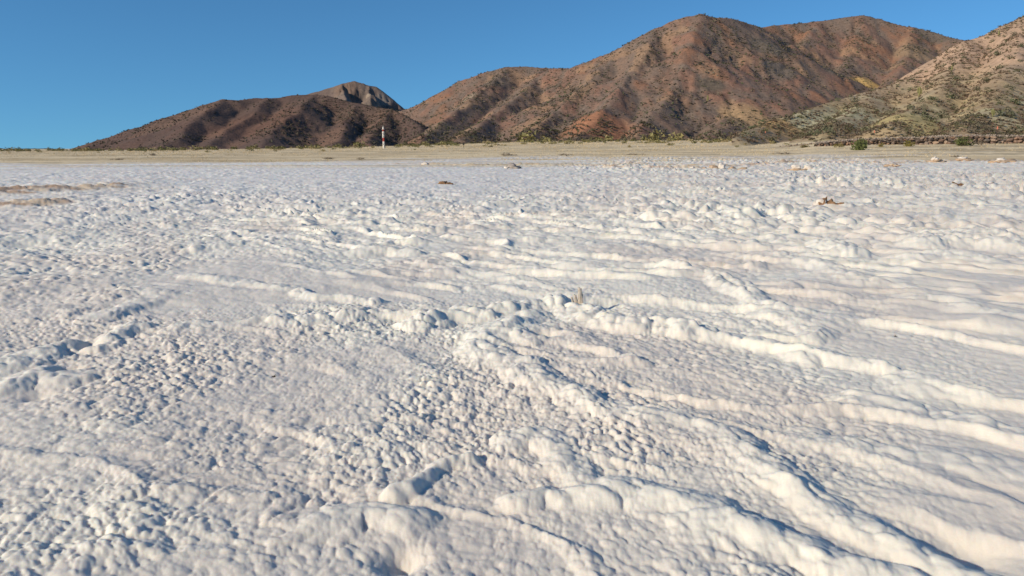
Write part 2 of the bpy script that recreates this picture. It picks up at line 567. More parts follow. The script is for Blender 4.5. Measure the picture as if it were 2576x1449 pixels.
def cones(x, y, lines, k=.4):
    """Height of a hill from its crest and spur lines; flanks fall away from every line."""
    zs = []
    for pts, slope in lines:
        P = hill_points(pts)
        best = np.full(x.shape, -1e9)
        for A, B in zip(P[:-1], P[1:]):
            e = B[:2] - A[:2]
            l2 = float(e @ e)
            t = np.clip(((x - A[0]) * e[0] + (y - A[1]) * e[1]) / l2, 0, 1)
            d = np.hypot(x - (A[0] + t * e[0]), y - (A[1] + t * e[1]))
            back = 1 + 1.1 * ss(0, 10, y - (A[1] + t * e[1]))
            zz = A[2] + t * (B[2] - A[2]) - slope * back * (np.sqrt(d * d + 1.5) - 1.2)
            best = np.maximum(best, zz)
        zs.append(best)
    zs = np.array(zs)
    m = zs.max(0)
    return m + k * np.log(np.exp((zs - m) / k).sum(0)) - 0.0

HILLS = {}
GULLY = {}

def band(x, y, z, pts, width):
    """Soft mask along a line that runs over this hill through the places seen along the given points."""
    P = []
    cx, cy = column(x, y, z), row(x, y, z)
    for px, py in pts:
        q = np.hypot(cx - px, cy - py) + y * 1e-3
        i = np.unravel_index(np.argmin(q), q.shape)
        P.append((float(x[i]), float(y[i])))
    wob = width * 1.2
    d, _, _ = seg_dist(x + wob * (fbm(x / 9, y / 9, 311, 3) - .5) * 2, y + wob * (fbm(x / 9, y / 9, 312, 3) - .5) * 2, P)
    return np.clip(1 - d / width, 0, 1)

def make_hill(name, lines, pxr, yr, npx, ny, gul, seed, colf, fine=1.0, ncrest=1, gullies=(), lift=0.0):
    px = np.linspace(*pxr, npx)
    yy = np.linspace(0, 1, ny) ** 1.15 * (yr[1] - yr[0]) + yr[0]
    y = np.repeat(yy[:, None], npx, 1)
    x = (px[None, :] - 1288) / F_ * y * CP
    wx = x + 6 * (fbm(x / 25, y / 25, seed + 3, 2) - .5)
    wy = y + 6 * (fbm(x / 25, y / 25, seed + 4, 2) - .5)
    z = cones(wx, wy, lines)
    g = macro(x, y)
    z = z + lift * ss(4, 24, z - g)
    hgt = np.clip(z - g, 0, 200)
    g1 = 1 - np.abs(2 * fbm(x / (17 * fine), y / (42 * fine), seed + 5, 3) - 1)
    g2 = 1 - np.abs(2 * fbm(x / (5.5 * fine), y / (11 * fine), seed + 6, 3) - 1)
    dc = np.full(x.shape, 1e9)
    for pts, _s in lines[:ncrest]:
        d_, _, _ = seg_dist(x, y, [tuple(q[:2]) for q in hill_points(pts)])
        dc = np.minimum(dc, d_)
    crestd = np.clip(hgt / 18, 0, 1) * (.15 + .85 * ss(2, 26, dc))
    z = z - gul * crestd * (4.2 * fine * (g1 - .55) + .8 * fine * (g2 - .55)) + .35 * gul * fine * (fbm(x / 2.5, y / 2.5, seed + 7, 3) - .5)
    gm = np.zeros(x.shape)
    for pts, width, depth in gullies:
        b = band(x, y, z, pts, width)
        gm = np.maximum(gm, b)
        z = z - .5 * depth * b * b * (3 - 2 * b) * ss(0, 22, dc)
    GULLY[name] = gm
    rock = ss(.25, .7, gm) * (.25 + .75 * ss(0, 12, dc)) * ss(.45, .6, fbm(x / 4, y / 6, seed + 9, 3))
    z = z + rock * 1.6 * (puffs(x, y, 4.5 * fine, seed + 10, .4, .9) - .3) * fine + .9 * 1.5 * gul * crestd * (1 - np.abs(2 * fbm(x / 6.5, y / 19, seed + 12, 3) - 1) - .5)
    z = np.maximum(z, g - 4)
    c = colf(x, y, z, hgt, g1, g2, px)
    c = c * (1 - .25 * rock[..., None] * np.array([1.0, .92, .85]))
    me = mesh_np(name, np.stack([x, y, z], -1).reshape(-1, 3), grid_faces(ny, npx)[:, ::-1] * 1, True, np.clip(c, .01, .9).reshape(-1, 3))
    # make faces look up
    me.flip_normals() if me.polygons[0].normal.z < 0 else None
    o = tag(link(name, me, M_HILL), kind='structure')
    HILLS[name] = (x, y, z, g)
    return o

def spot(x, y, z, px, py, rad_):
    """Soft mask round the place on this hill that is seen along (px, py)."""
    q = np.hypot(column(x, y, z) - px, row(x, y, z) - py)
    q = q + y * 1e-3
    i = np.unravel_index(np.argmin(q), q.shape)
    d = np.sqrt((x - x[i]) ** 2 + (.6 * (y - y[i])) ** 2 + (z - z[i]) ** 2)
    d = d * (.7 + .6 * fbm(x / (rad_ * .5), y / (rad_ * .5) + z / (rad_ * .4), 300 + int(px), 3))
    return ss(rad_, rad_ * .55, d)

def c_red(x, y, z, h, g1, g2, px):
    red, brn, gry = np.array([.265, .145, .1]), np.array([.228, .148, .106]), np.array([.188, .142, .112])
    n = fbm(x / 45, y / 70, 201, 3)
    c = lerp(np.broadcast_to(red, x.shape + (3,)), brn, ss(.42, .62, n))
    c = lerp(c, np.array([.30, .15, .085]), ss(.55, .72, fbm(x / 22, y / 40, 203, 3)) * .7)
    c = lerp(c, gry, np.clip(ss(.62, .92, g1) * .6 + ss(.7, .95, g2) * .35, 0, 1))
    c = lerp(c, np.array([.36, .22, .13]), ss(.62, .74, fbm(x / 12, y / 25, 204, 3)) * .6)
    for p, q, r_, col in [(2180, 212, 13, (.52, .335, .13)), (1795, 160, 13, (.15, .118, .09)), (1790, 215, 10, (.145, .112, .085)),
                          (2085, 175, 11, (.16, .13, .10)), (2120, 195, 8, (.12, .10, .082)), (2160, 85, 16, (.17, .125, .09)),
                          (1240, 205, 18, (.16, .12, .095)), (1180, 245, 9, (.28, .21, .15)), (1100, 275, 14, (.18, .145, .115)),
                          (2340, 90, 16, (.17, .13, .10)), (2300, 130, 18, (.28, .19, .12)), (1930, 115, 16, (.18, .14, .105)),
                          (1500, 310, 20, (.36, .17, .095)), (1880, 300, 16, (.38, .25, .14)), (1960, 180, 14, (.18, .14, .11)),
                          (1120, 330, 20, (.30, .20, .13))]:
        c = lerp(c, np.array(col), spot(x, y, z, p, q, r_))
    return c

def c_dark(x, y, z, h, g1, g2, px):
    c = lerp(np.broadcast_to(np.array([.135, .084, .066]), x.shape + (3,)), np.array([.185, .112, .08]), ss(.48, .68, fbm(x / 40, y / 60, 211, 3)))
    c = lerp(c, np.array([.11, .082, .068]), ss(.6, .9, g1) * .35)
    c = lerp(c, np.array([.19, .10, .065]), spot(x, y, z, 640, 320, 35) * .5)
    return c

def c_peak(x, y, z, h, g1, g2, px):
    c = lerp(np.broadcast_to(np.array([.165, .118, .098]), x.shape + (3,)), np.array([.21, .16, .13]), ss(.45, .65, fbm(x / 50, y / 60, 221, 3)))
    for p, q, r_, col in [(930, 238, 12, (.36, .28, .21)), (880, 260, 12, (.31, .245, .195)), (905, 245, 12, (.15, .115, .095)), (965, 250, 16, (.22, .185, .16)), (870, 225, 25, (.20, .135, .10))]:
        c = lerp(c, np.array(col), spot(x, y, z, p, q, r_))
    return c

def c_pale(x, y, z, h, g1, g2, px):
    tan, grn, yel, drk = np.array([.50, .335, .225]), np.array([.45, .39, .235]), np.array([.49, .37, .20]), np.array([.26, .18, .125])
    up = ss(8, 26, h)
    n = fbm(x / 14, y / 18, 231, 4)
    c = lerp(np.broadcast_to(yel * .95, x.shape + (3,)), grn, ss(.42, .56, n))
    c = lerp(c, tan, np.clip(up + .8 * (fbm(x / 20, y / 20, 232, 3) - .5), 0, 1))
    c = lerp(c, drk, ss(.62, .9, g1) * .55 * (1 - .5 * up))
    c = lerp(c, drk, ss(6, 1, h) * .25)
    for p, q, r_, col in [(2290, 225, 6, (.52, .49, .33)), (2370, 275, 4, (.46, .44, .29)), (2420, 290, 5, (.44, .43, .28)),
                          (1990, 275, 11, (.50, .44, .27)), (1925, 312, 9, (.52, .33, .15)), (2140, 285, 7, (.47, .42, .26)), (2300, 300, 10, (.46, .36, .17))]:
        c = lerp(c, np.array(col), spot(x, y, z, p, q, r_))
    return c

L_RED = [
    ([(1380, 176, 575), (1440, 174, 555), (1500, 148, 540), (1560, 125, 530), (1620, 92, 525), (1660, 72, 520), (1690, 58, 520), (1730, 44, 518),
      (1757, 38, 515), (1785, 47, 522), (1830, 48, 535), (1870, 57, 560), (1910, 71, 600)], .62),
    ([(1870, 62, 600), (1910, 71, 620), (1960, 66, 640), (2060, 56, 650), (2130, 45, 650), (2170, 41, 650), (2210, 49, 645), (2240, 59, 640),
      (2290, 71, 630), (2340, 81, 620), (2390, 96, 600), (2430, 104, 590), (2500, 140, 580)], .62),
    ([(960, 300, 640), (1000, 282, 640), (1020, 276, 640), (1050, 266, 640), (1100, 239, 640), (1160, 206, 630), (1220, 183, 620), (1270, 172, 620),
      (1320, 169, 620), (1370, 174, 610), (1440, 175, 590)], .60),
    ([(1757, 38, 515), (1735, 125, 450), (1700, 215, 390), (1640, 290, 340), (1590, 350, 290)], .46),
    ([(1830, 48, 535), (1890, 140, 480), (1950, 230, 420), (1975, 290, 370), (1960, 345, 310)], .50),
    ([(1560, 125, 530), (1490, 205, 450), (1410, 270, 390), (1340, 325, 335), (1300, 355, 285)], .43),
    ([(1660, 72, 520), (1590, 185, 430), (1530, 265, 365), (1460, 335, 310), (1430, 356, 280)], .43),
    ([(2170, 41, 650), (2140, 140, 560), (2090, 215, 480), (2030, 280, 410)], .52),
    ([(2060, 56, 650), (2000, 150, 540), (1975, 235, 450)], .52),
    ([(2290, 71, 630), (2280, 150, 540), (2240, 210, 470)], .52),
    ([(1270, 172, 620), (1200, 240, 520), (1120, 305, 430), (1060, 350, 345)], .48),
    ([(1370, 174, 610), (1320, 230, 520), (1230, 300, 420), (1150, 350, 330)], .48),
    ([(1830, 290, 350), (1800, 335, 300), (1780, 356, 250)], .40),
]
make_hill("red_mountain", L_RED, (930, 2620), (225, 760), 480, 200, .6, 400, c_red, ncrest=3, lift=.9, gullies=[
    ([(1782, 58), (1830, 110), (1880, 165), (1950, 215), (2000, 250)], 11, 3.2), ([(1800, 125), (1793, 165), (1790, 215), (1800, 240)], 10, 2.6),
    ([(2065, 140), (2095, 180), (2125, 205), (2150, 225)], 9, 2.6), ([(2160, 58), (2165, 90), (2190, 140)], 9, 2.0),
    ([(1650, 190), (1690, 235), (1740, 280), (1775, 330)], 11, 3.0), ([(1500, 190), (1440, 250), (1400, 290), (1390, 330)], 11, 2.6),
    ([(1255, 195), (1225, 225), (1170, 255), (1095, 285)], 12, 3.0), ([(2330, 80), (2300, 120), (2280, 160)], 9, 1.8)])
L_DARK = [
    ([(120, 383, 430), (200, 375, 440), (250, 365, 450), (300, 353, 460), (340, 336, 470), (370, 323, 480), (420, 298, 490), (455, 289, 500),
      (510, 266, 510), (560, 252, 520), (600, 254, 520), (640, 249, 530), (690, 249, 535), (740, 242, 540), (790, 241, 540), (830, 245, 530),
      (880, 259, 520), (930, 269, 505), (980, 278, 490), (1020, 293, 470), (1045, 315, 440), (1060, 345, 400)], .50),
    ([(790, 241, 540), (750, 280, 470), (690, 325, 410), (650, 372, 350)], .33),
    ([(560, 252, 520), (500, 300, 450), (440, 350, 390), (400, 372, 370)], .34),
    ([(900, 264, 515), (870, 310, 450), (850, 350, 390), (840, 368, 360)], .45),
    ([(980, 278, 490), (950, 320, 430), (930, 362, 360)], .50),
    ([(680, 249, 530), (600, 310, 450), (540, 360, 380)], .33),
]
make_hill("dark_hill", L_DARK, (100, 1110), (320, 640), 380, 130, .34, 500, c_dark, lift=.8, gullies=[
    ([(830, 262), (870, 290), (930, 320), (970, 345)], 16, 3.0), ([(940, 275), (970, 300), (1000, 325)], 12, 2.6), ([(760, 320), (740, 340), (750, 360)], 14, 2.4)])
L_PEAK = [
    ([(640, 262, 1150), (700, 256, 1120), (770, 241, 1100), (800, 233, 1100), (860, 214, 1100), (895, 207, 1100), (915, 212, 1100), (930, 219, 1100),
      (945, 221, 1100), (958, 236, 1100), (980, 258, 1100), (1005, 273, 1100), (1070, 300, 1100)], .8),
    ([(930, 220, 1100), (930, 245, 1020), (960, 285, 950)], 1.1),
    ([(860, 214, 1100), (870, 250, 1000), (880, 290, 900)], .9),
]
make_hill("far_peak", L_PEAK, (560, 1140), (860, 1300), 300, 120, .4, 600, c_peak, 2.2, lift=2.0, gullies=[
    ([(922, 222), (932, 240), (945, 258), (955, 275)], 26, 9), ([(950, 235), (972, 258), (985, 272)], 24, 8), ([(880, 250), (905, 262), (930, 280)], 24, 7), ([(860, 225), (850, 245)], 20, 5)])
L_PALE = [
    ([(1870, 345, 140), (1900, 332, 150), (1950, 308, 170), (2040, 270, 195), (2120, 247, 212), (2180, 234, 224), (2240, 214, 235), (2310, 186, 245),
      (2400, 131, 255), (2440, 106, 258), (2500, 86, 262), (2540, 61, 265), (2580, 43, 268), (2700, 0, 275), (2850, -40, 280), (3100, -60, 285)], .55),
    ([(2440, 106, 258), (2390, 190, 215), (2320, 255, 175), (2230, 315, 138)], .42),
    ([(2580, 43, 268), (2550, 160, 205), (2490, 255, 155), (2440, 325, 122)], .42),
    ([(2760, -10, 278), (2740, 140, 205), (2700, 260, 150), (2650, 335, 115)], .42),
    ([(2180, 234, 224), (2130, 285, 180), (2080, 335, 138)], .42),
]
make_hill("pale_hill", L_PALE, (1840, 3200), (104, 330), 390, 135, .55, 700, c_pale, .55, lift=.4)
make_hill("distant_hills", [
    ([(-400, 362, 2600), (-200, 368, 2500), (-60, 365, 2500), (0, 372.5, 2500), (30, 376, 2500), (60, 373, 2500), (120, 372.5, 2500), (180, 377, 2500)], .3)],
    (-450, 260), (2200, 2900), 160, 30, .3, 800,
    lambda x, y, z, h, g1, g2, px: np.broadcast_to(np.array([.07, .075, .085]), x.shape + (3,)) * (1 + 0 * x[..., None]), 3.0)  # blue of the distance haze is put into the hill colour

# ------------------------------------------------------------------ vegetation
def leaf_cloud(n, seed, flat=.62, size=.34, spread=1.0):
    """n small leaf clumps filling a low uneven dome of radius 1."""
    rs = np.random.RandomState(seed)
    V, Fc = [], []
    lobes = rs.normal(size=(4, 3)) * [.45, .45, .15] + [0, 0, .35]
    for i in range(n):
        b = lobes[rs.randint(4)]
        d = rs.normal(size=3)
        d /= np.linalg.norm(d)
        p = b + d * (.25 + .35 * rs.rand()) * spread
        p[2] = abs(p[2]) * flat * 1.5
        a = rs.normal(size=3); a /= np.linalg.norm(a)
        c = np.cross(a, rs.normal(size=3)); c /= np.linalg.norm(c)
        s = size * (.5 + rs.rand())
        k = len(V)
        V += [p - a * s * .6 - c * s * .35, p + a * s * .7 - c * s * .2, p + c * s * .6]
        Fc.append((k, k + 1, k + 2))
    return np.array(V), np.array(Fc)

def merge(templates, pos, scl, rot, col, squash=1.0):
    Vs, Fs, Cs, off = [], [], [], 0
    for i in range(len(pos)):
        V, Fc = templates[i % len(templates)]
        c, s = math.cos(rot[i]), math.sin(rot[i])
        q = V * scl[i]
        q = np.stack([q[:, 0] * c - q[:, 1] * s, q[:, 0] * s + q[:, 1] * c, q[:, 2] * squash], -1) + pos[i]
        Vs.append(q); Fs.append(Fc + off); Cs.append(np.broadcast_to(col[i], V.shape)); off += len(V)
    return np.concatenate(Vs), np.concatenate(Fs), np.concatenate(Cs)

def pick(hill, n, dens, seed, hmin=.5):
    """Random places on the camera-facing side of a hill."""
    x, y, z, g = HILLS[hill]
    rs = np.random.RandomState(seed)
    dx = np.gradient(x, axis=1)
    dy = np.gradient(y, axis=0)
    w = dx * dy * ((z - g) > hmin) * dens
    zy = np.gradient(z, axis=0) / dy
    w = w * (zy > -.08)
    pxx, pyy = column(x, y, z), row(x, y, z)
    w = w * (pxx < 2640) * (pxx > -40) * (pyy > -30)
    w = (w / w.sum()).ravel()
    idx = rs.choice(w.size, n, p=w)
    i, j = np.unravel_index(idx, x.shape)
    jx = (rs.rand(n) - .5) * dx[i, j]
    p = np.stack([x[i, j] + jx, y[i, j], z[i, j]], -1)
    return p, rs

def shrub_cols(rs, n, base, var=.3, tint=None):
    c = np.array(base)[None, :] * (1 + var * (rs.rand(n, 1) - .5) * 2)
    if tint is not None:
        m = rs.rand(n, 1) < tint[1]
        c = np.where(m, np.array(tint[0])[None, :], c)
    return c

T_FAR = [leaf_cloud(9, 900 + i, size=.75) for i in range(6)]
T_MID = [leaf_cloud(22, 920 + i, size=.5) for i in range(6)]

def stuff(name, templates, p, scl, rs, col, squash=.9):
    V, Fc, C = merge(templates, p - [0, 0, .1], scl, rs.rand(len(p)) * 6.28, col, squash)
    me = mesh_np(name, V, Fc, False, C)
    o = link(name, me, M_SHRUB)
    return tag(o, kind='stuff')

x, y, z, g = HILLS["red_mountain"]
den = .35 + 2.6 * ss(.45, .65, fbm(x / 30, y / 45, 951, 3)) + 2.2 * ss(.6, .95, 1 - np.abs(2 * fbm(x / 17, y / 42, 405, 3) - 1))
den *= 1 + 1.2 * ss(25, 5, z - g)
den += 5.0 * ss(.05, .6, GULLY['red_mountain'])
p, rs = pick("red_mountain", 18000, den, 1)
tag(stuff("mountain_scrub", T_FAR, p, .42 + .66 * rs.rand(len(p)) ** 2.5, rs, shrub_cols(rs, len(p), (.15, .125, .088), .45, ((.095, .105, .055), .2))),
    "grey green scrub dotting the red mountain slopes", "scrub")
x, y, z, g = HILLS["dark_hill"]
den = .3 + 2.0 * ss(.45, .65, fbm(x / 30, y / 45, 952, 3)) + 2.0 * ss(760, 950, column(x, y, z)) + 4.0 * ss(.05, .6, GULLY['dark_hill'])  # extra dark scrub on the right flank also stands in for its shade
p, rs = pick("dark_hill", 4200, den, 2)
tag(stuff("hill_scrub", T_FAR, p, .42 + .65 * rs.rand(len(p)) ** 2.5, rs, shrub_cols(rs, len(p), (.10, .086, .066), .4, ((.10, .095, .06), .2))),
    "dark grey scrub dotting the dark brown hill", "scrub")
x, y, z, g = HILLS["pale_hill"]
den = .4 + 2.2 * ss(.42, .6, fbm(x / 11, y / 14, 953, 3)) + 1.2 * ss(6, 1, z - g)
p, rs = pick("pale_hill", 5600, den, 3, .3)
tag(stuff("slope_scrub", T_MID, p, .24 + .36 * rs.rand(len(p)), rs, shrub_cols(rs, len(p), (.165, .115, .08), .35, ((.135, .125, .07), .3))),
    "small brown scrub tufts covering the pale green and tan hill at right", "scrub")

def surf(xs, ys):
    xs, ys = np.atleast_1d(np.asarray(xs, float)), np.atleast_1d(np.asarray(ys, float))
    z_ = ground(xs, ys).astype(float)
    pxs_ = column(xs, ys)
    for hn, (X, Y, Z, G) in HILLS.items():
        pc = np.clip(np.searchsorted(np.linspace(column(X[0, 0], Y[0, 0]), column(X[0, -1], Y[0, -1]), X.shape[1]), pxs_), 0, X.shape[1] - 1)
        ri = np.clip(np.searchsorted(Y[:, 0], ys), 0, X.shape[0] - 1)
        ok = (ys >= Y[0, 0]) & (ys <= Y[-1, 0]) & (pxs_ > column(X[0, 0], Y[0, 0])) & (pxs_ < column(X[0, -1], Y[0, -1]))
        z_ = np.maximum(z_, np.where(ok, Z[ri, pc], -99))
    return z_

# belt of grey brush along the foot of the mountain and behind the wall
rs = np.random.RandomState(44)
n = 2300
pxs = rs.uniform(1000, 2640, n)
df = np.interp(pxs, PX, DF)
ys = df * (1.0 + .34 * rs.rand(n)) + np.where(pxs > 2030, 6, 0)
xs = (pxs - 1288) / F_ * ys * CP
zz = surf(xs, ys)
tag(stuff("brush_belt", T_MID, np.stack([xs, ys, zz], -1), (.5 + .6 * rs.rand(n)) * np.clip(df / 230, .5, 1.1), rs,
          shrub_cols(rs, n, (.135, .112, .082), .4, ((.115, .105, .055), .3))),
    "belt of grey leafless brush along the foot of the mountain", "brush")

# dry grass of the plain
rs = np.random.RandomState(45)
n = 30000
pxs = rs.uniform(-60, 2640, n)
df = np.interp(pxs, PX, DF)
t = rs.rand(n) ** 1.3
ys = 60 + (df * 1.02 - 60) * t
cl = fbm((pxs - 1288) / F_ * ys / 5, ys / 7, 971, 3)
okm = (cl > .47) & ((pxs < 1950) | (rs.rand(n) < .25))
pxs, ys = pxs[okm], ys[okm]
n = len(pxs)
xs = (pxs - 1288) / F_ * ys * CP
def tuft(seed):
    r_ = np.random.RandomState(seed)
    V, Fc = [], []
    for i in range(7):
        a = r_.rand() * 6.28
        lean = .2 + .5 * r_.rand()
        b = np.array([math.cos(a), math.sin(a), 0]) * .25 * r_.rand()
        tip = b + np.array([math.cos(a) * lean, math.sin(a) * lean, .7 + .5 * r_.rand()])
        sd_ = np.array([-math.sin(a), math.cos(a), 0]) * .09
        k = len(V)
        V += [b - sd_, b + sd_, tip]
        Fc.append((k, k + 1, k + 2))
    return np.array(V), np.array(Fc)
tag(stuff("dry_grass", [tuft(980 + i) for i in range(6)], np.stack([xs, ys, ground(xs, ys) + .08], -1), (.15 + .17 * rs.rand(n)) * np.clip(ys / 190, .4, 1.1), rs,
          shrub_cols(rs, n, (.68, .53, .325), .25, ((.50, .42, .22), .2)), 1.0),
    "dry straw coloured grass on the sandy plain", "grass")

# individual bushes ------------------------------------------------
M_OLIVE = mat_leaf("olive_leaves", [(.20, .18, .075), (.26, .22, .10), (.15, .15, .06), (.36, .285, .15)])
M_GREYGREEN = mat_leaf("grey_green_leaves", [(.13, .135, .075), (.175, .15, .10), (.11, .125, .065), (.20, .16, .115)])
M_GREEN = mat_plain("bright_bush_leaves", (.085, .10, .035), (.15, .165, .06), 4.0, bump=0)
M_TWIG = mat_plain("dry_twigs", (.16, .12, .085), (.30, .24, .17), 20.0, bump=.2)

def bush_mesh(name, n, seed, size):
    V, Fc = leaf_cloud(n, seed, flat=.75, size=size)
    V[:, 2] = np.maximum(V[:, 2], .0)
    return mesh_np(name, V, Fc, False)

olive = [bush_mesh("olive_bush", 75, 1000 + i, .30) for i in range(7)]
for m in olive:
    m.materials.append(M_OLIVE)
rs = np.random.RandomState(46)
SEG = [(-30, 205, 36, "on the open horizon left of the dark hill", "bushes on the horizon left of the dark hill"),
       (205, 940, 104, "on the grass edge along the foot of the dark hill", "bushes along the foot of the dark hill"),
       (990, 1150, 30, "on the grass edge between the beacon tower and the dark signboard", "bushes between beacon and signboard"),
       (1182, 1990, 90, "on the grass edge below the red mountain, right of the signboard", "bushes below the red mountain")]
def olive_at(px, y_, w, label, group=None):
    x_ = (px - 1288) / F_ * y_ * CP
    o = link("olive_bush", olive[rs.randint(7)])
    s_ = w / F_ * y_ * .5
    o.location = (x_, y_, surf(x_, y_)[0] - .05)
    o.scale = (s_, s_, s_ * .8)
    o.rotation_euler = (0, 0, rs.rand() * 6.28)
    tag(o, label, "bush", group)
for a0, a1, n_, where, grp in SEG:
    for i in range(n_):
        px = rs.uniform(a0, a1)
        df = np.interp(px, PX, DF)
        y_ = df * rs.uniform(.74, 1.0) if rs.rand() < .8 else df * rs.uniform(.5, .8)
        olive_at(px, y_, rs.uniform(7, 23) * (1 if y_ > .74 * df else .7), "small olive bush " + where, grp)
# clearly larger ones standing out of the row
for px, w, lab in [(1330, 55, "large rounded olive bush below the saddle of the red mountain"), (1370, 30, "mid sized olive bush just right of the large bush below the saddle"),
                   (1645, 62, "largest olive bush of the row, below the red mountain's peak"), (1700, 50, "spreading olive bush just right of the largest one in the row"),
                   (1530, 40, "olive bush standing alone left of the largest bush in the row"), (1860, 36, "olive bush near the right end of the row, before the pale hill"),
                   (150, 16, "darker bush sticking up on the far left horizon"), (184, 13, "small upright bush on the horizon at the dark hill's left tip"),
                   (495, 26, "wider bush in the middle of the dark hill's foot"), (640, 26, "rounded bush below the dark hill's long left shoulder"),
                   (905, 34, "broad bush just left of the red and white beacon tower"), (1125, 24, "bush just left of the dark signboard")]:
    olive_at(px, np.interp(px, PX, DF) * .97, w, lab)

shr = [bush_mesh("desert_shrub", 70, 1100 + i, .26) for i in range(8)]
x, y, z, g = HILLS["pale_hill"]
den = .5 + 1.5 * ss(.42, .6, fbm(x / 11, y / 14, 954, 3)) + .8 * ss(8, 1, z - g)
p, rs = pick("pale_hill", 260, den, 5, .3)
for m in shr:
    m.materials.append(M_GREYGREEN)
for i, a in enumerate(p):
    o = link("desert_shrub", shr[i % 8])
    s_ = .55 + 1.0 * rs.rand() ** 1.5
    o.location = (a[0], a[1], a[2] - .1)
    o.scale = (s_, s_, s_ * .85)
    o.rotation_euler = (0, 0, rs.rand() * 6.28)
    hh = a[2] - macro(a[0], a[1])
    w = 0 if hh > 16 else 1 if hh > 5 else 2
    tag(o, "grey green shrub on " + ("the upper tan slope of the pale hill", "the greenish middle slope of the pale hill", "the pale hill's foot just above the stone wall")[w],
        "shrub", ("shrubs on the upper tan slope", "shrubs on the greenish middle slope", "shrubs just above the stone wall")[w])

def stems(n, seed, h=1.0, r=.03, spread=.6):
    rs_ = np.random.RandomState(seed)
    bm = bmesh.new()
    for i in range(n):
        a = rs_.rand() * 6.28
        d = Vector((math.cos(a) * spread * rs_.rand(), math.sin(a) * spread * rs_.rand(), h * (.6 + .4 * rs_.rand())))
        m = d.to_track_quat('Z', 'Y').to_matrix().to_4x4()
        L_ = d.length
        bmesh.ops.create_cone(bm, cap_ends=True, segments=5, radius1=r, radius2=r * .3, depth=L_, matrix=m @ Matrix.Translation((0, 0, L_ / 2)))
    me = bpy.data.meshes.new("stem")
    bm.to_mesh(me)
    bm.free()
    return me

def bush(name, label, px, py, Y, wpx, hpx, mat, seed, n=260):
    p = at(px, py, Y)
    p[2] = gz(p[0], Y)
    t = thing(name, label, "bush", p, 0)
    V, Fc = leaf_cloud(n, seed, flat=.75, size=.16)
    V = V / [max(1e-6, np.abs(V[:, 0]).max()), max(1e-6, np.abs(V[:, 1]).max()), V[:, 2].max()]
    w, h = wpx / F_ * Y * .5, hpx / F_ * Y
    V = V * [w, w * .8, h]
    link("foliage", mesh_np("foliage", V, Fc, False), mat, t)
    link("stem", stems(9, seed, h * .8, .02, w * .8), M_TWIG, t)
    return t

for px, py, Y, w, h, lab in [(1270, 387, 78, 64, 9, "flat tangle of dry brown brush on the sand, left of picture centre line"), (1425, 389, 76, 44, 6, "low dry brown brush on the sand before the largest olive bush"),
                             (1600, 388, 78, 60, 6, "long strip of dry brush on the sand below the red mountain"), (905, 396, 68, 30, 5, "small dark strip of dry brush on sand below the beacon tower"),
                             (820, 392, 72, 50, 5, "thin dry brush line on the sand left below the beacon tower"), (300, 396, 70, 46, 5, "thin dry brush line on sand below the dark hill's left shoulder"),
                             (1965, 381, 74, 54, 6, "dry twiggy strip on bare sand left of the stone wall"), (2400, 386, 60, 40, 5, "few dry stalks lying on sand before the wall at right"),
                             (380, 386, 110, 40, 7, "patch of grey brown dry brush on grass at left")]:
    bush("dry_brush", lab, px, py, Y, w, h, M_TWIG, int(px), 150)
WALL_Y = 97.0
M_YEL = mat_plain("yellow_bush_leaves", (.17, .14, .035), (.27, .215, .06), 4.0, bump=0)
bush("bush", "rounded bright green bush standing alone in front of the stone wall", 2169, 373, 80, 50, 32, M_GREEN, 31, 420)
bush("bush", "wide low green bush against the dark stones of the wall", 2425, 366, 89, 74, 24, M_GREEN, 32, 380)
bush("bush", "yellowish low bush against the wall, left of the wide green bush", 2288, 364, 90, 36, 16, M_YEL, 33)
bush("bush", "tiny yellow bush just right of the lone bright green bush", 2215, 366, 90, 20, 12, M_YEL, 34, 160)
bush("bush", "flat yellow olive bush just left of the lone bright green bush", 2112, 363, 92, 36, 13, M_YEL, 35, 200)
bush("bush", "small yellow green bush at the left end of the stone wall", 2020, 363, 100, 34, 12, M_YEL, 36, 200)
bush("bush", "thin dry tan bush at the wall between green and marker stake", 2470, 360, 90, 26, 16, M_TWIG, 37, 120)

# ------------------------------------------------------------------ dry stone wall
M_STONE = mat_leaf("wall_stone", [(.09, .074, .066), (.19, .135, .105), (.31, .19, .13), (.13, .113, .10), (.34, .235, .165), (.25, .20, .165)])
M_RUBBLE, _, _ = mat_attr("pale_rubble", .8, 1.15, 6.0)

def stone_mesh(seed, n=15):
    rs_ = np.random.RandomState(seed)
    bm = bmesh.new()
    for i in range(n):
        d = rs_.normal(size=3)
        d /= np.linalg.norm(d)
        d *= .42 + .14 * rs_.rand()
        bm.verts.new((d[0], d[1] * .8, d[2] * .85))
    bmesh.ops.convex_hull(bm, input=bm.verts)
    bmesh.ops.delete(bm, geom=[v for v in bm.verts if not v.link_faces], context='VERTS')
    me = bpy.data.meshes.new("stone")
    bm.to_mesh(me)
    bm.free()
    me.materials.append(M_STONE)
    return me

